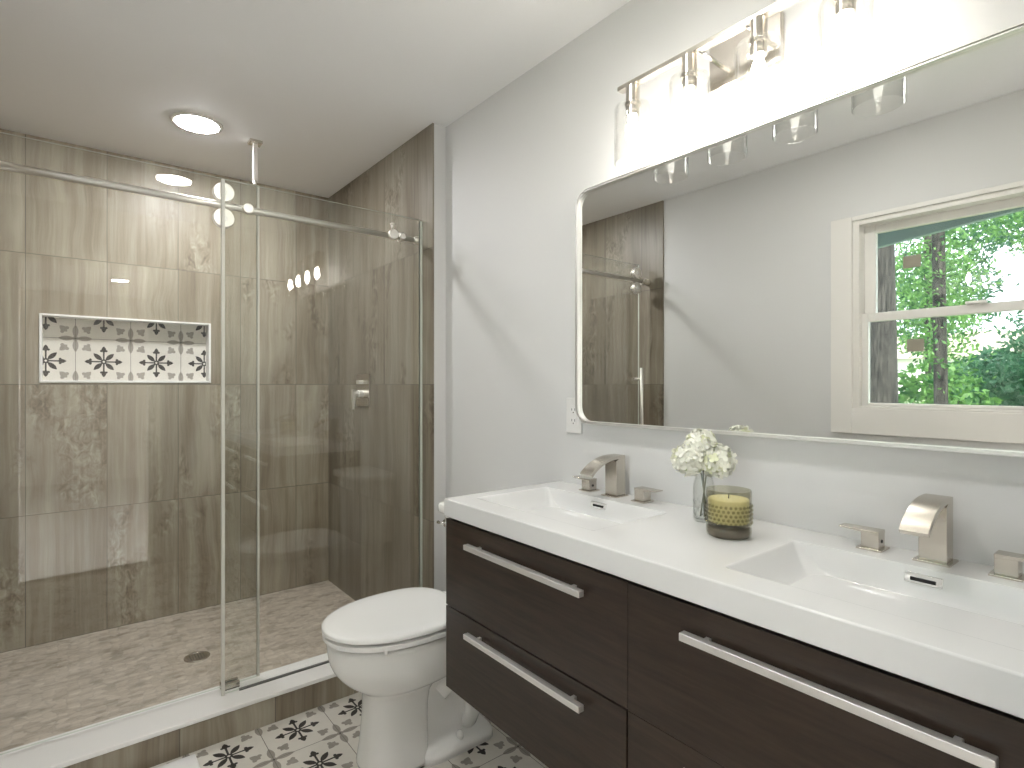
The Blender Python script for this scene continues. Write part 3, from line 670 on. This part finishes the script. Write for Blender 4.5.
tree('tree', 'thinner leaning trunk with ivy in the middle of the window view', -6.0, 2.10, .072, 7, [((-6.2, 2.1, 2.2), (.5, .35, 1.4)), ((-6.6, 1.9, 4.0), (1.5, 1.3, .7))], 330, 'leaf', .035)
tree('tree', 'bright leafy tree standing further back between the two nearer trunks', -9.5, 3.1, .09, 7, [((-9.5, 3.1, 2.9), (1.2, .75, 1.3)), ((-9.8, 1.6, 4.2), (1.6, 1.2, .8))], 560, 'leaf', .045)
tree('tree', 'dark leafy tree on the right of the window view', -8.2, .6, .09, 7, [((-8.2, .95, 1.9), (1.2, .95, .75)), ((-8.4, .4, 4.0), (1.4, 1.1, .6))], 620, 'leaf2', .05)
tree('tree', 'distant dark tree near the far house', -17, 6.2, .2, 9, [((-17, 5.6, 3.9), (2.2, 2.2, 1.4)), ((-17, 3.2, 5.8), (2.2, 2.2, .9))], 700, 'leaf2', .08)
def shrub(label, x, y, rad, n_, mat, ls):
    g = ground(x); s_ = thing('shrub', label, 'shrub', (x, y, g), 'shrubs outside the window'); bm = BM()
    for k in range(6):
        a = 2*PI*k/6; tube(bm, [(x, y, g-.05), (x+math.cos(a)*rad*.3, y+math.sin(a)*rad*.3, g+.5), (x+math.cos(a)*rad*.6, y+math.sin(a)*rad*.6, g+1.0)], [.02, .015, .006], 6)
    part('stems', bm, 'bark', s_)
    bm = BM()
    for i in range(n_):
        while True:
            p = Vector((random.uniform(-1, 1), random.uniform(-1, 1), random.uniform(-.9, 1)))
            if p.length < 1: break
        pp = Vector((x, y, g+.75))+Vector((p.x*rad, p.y*rad, p.z*.8)); d = Vector([random.gauss(0, 1) for _ in range(3)]).normalized(); e = d.orthogonal().normalized(); sz = ls*random.uniform(.7, 1.3)
        bm.faces.new([bm.verts.new(v) for v in (pp-d*sz, pp+e*sz*.5, pp+d*sz, pp-e*sz*.5)])
    part('foliage', bm, mat, s_)
shrub('green shrub low behind the thick trunk', -7.2, 2.6, .9, 1500, 'leaf', .07)
shrub('dark shrub low in the middle of the window view', -10, 2.2, 1.1, 1800, 'leaf2', .08)
shrub('low shrub in front of the far house', -13, 2.7, 1.2, 1800, 'leaf2', .09)
hs = thing('house', 'pale house with grey windows far beyond the trees', 'house', (-27, 6.0, ground(-27)))
part('wall', box(BM(), -31, -27, 3.2, 9.5, ground(-27)-.1, 2.5), 'trim', hs)
bm = BM(); rings(bm, [[(-26.6, 2.9, 2.4), (-31.4, 2.9, 2.4), (-29, 2.9, 3.6)], [(-26.6, 9.8, 2.4), (-31.4, 9.8, 2.4), (-29, 9.8, 3.6)]]); bmesh.ops.recalc_face_normals(bm, faces=bm.faces)
part('roof', bm, 'tile_c', hs)
for y in (4.0, 5.2, 6.4): part('window', box(BM(), -27.0, -26.97, y, y+.9, 1.5, 2.2), 'rubber', hs)
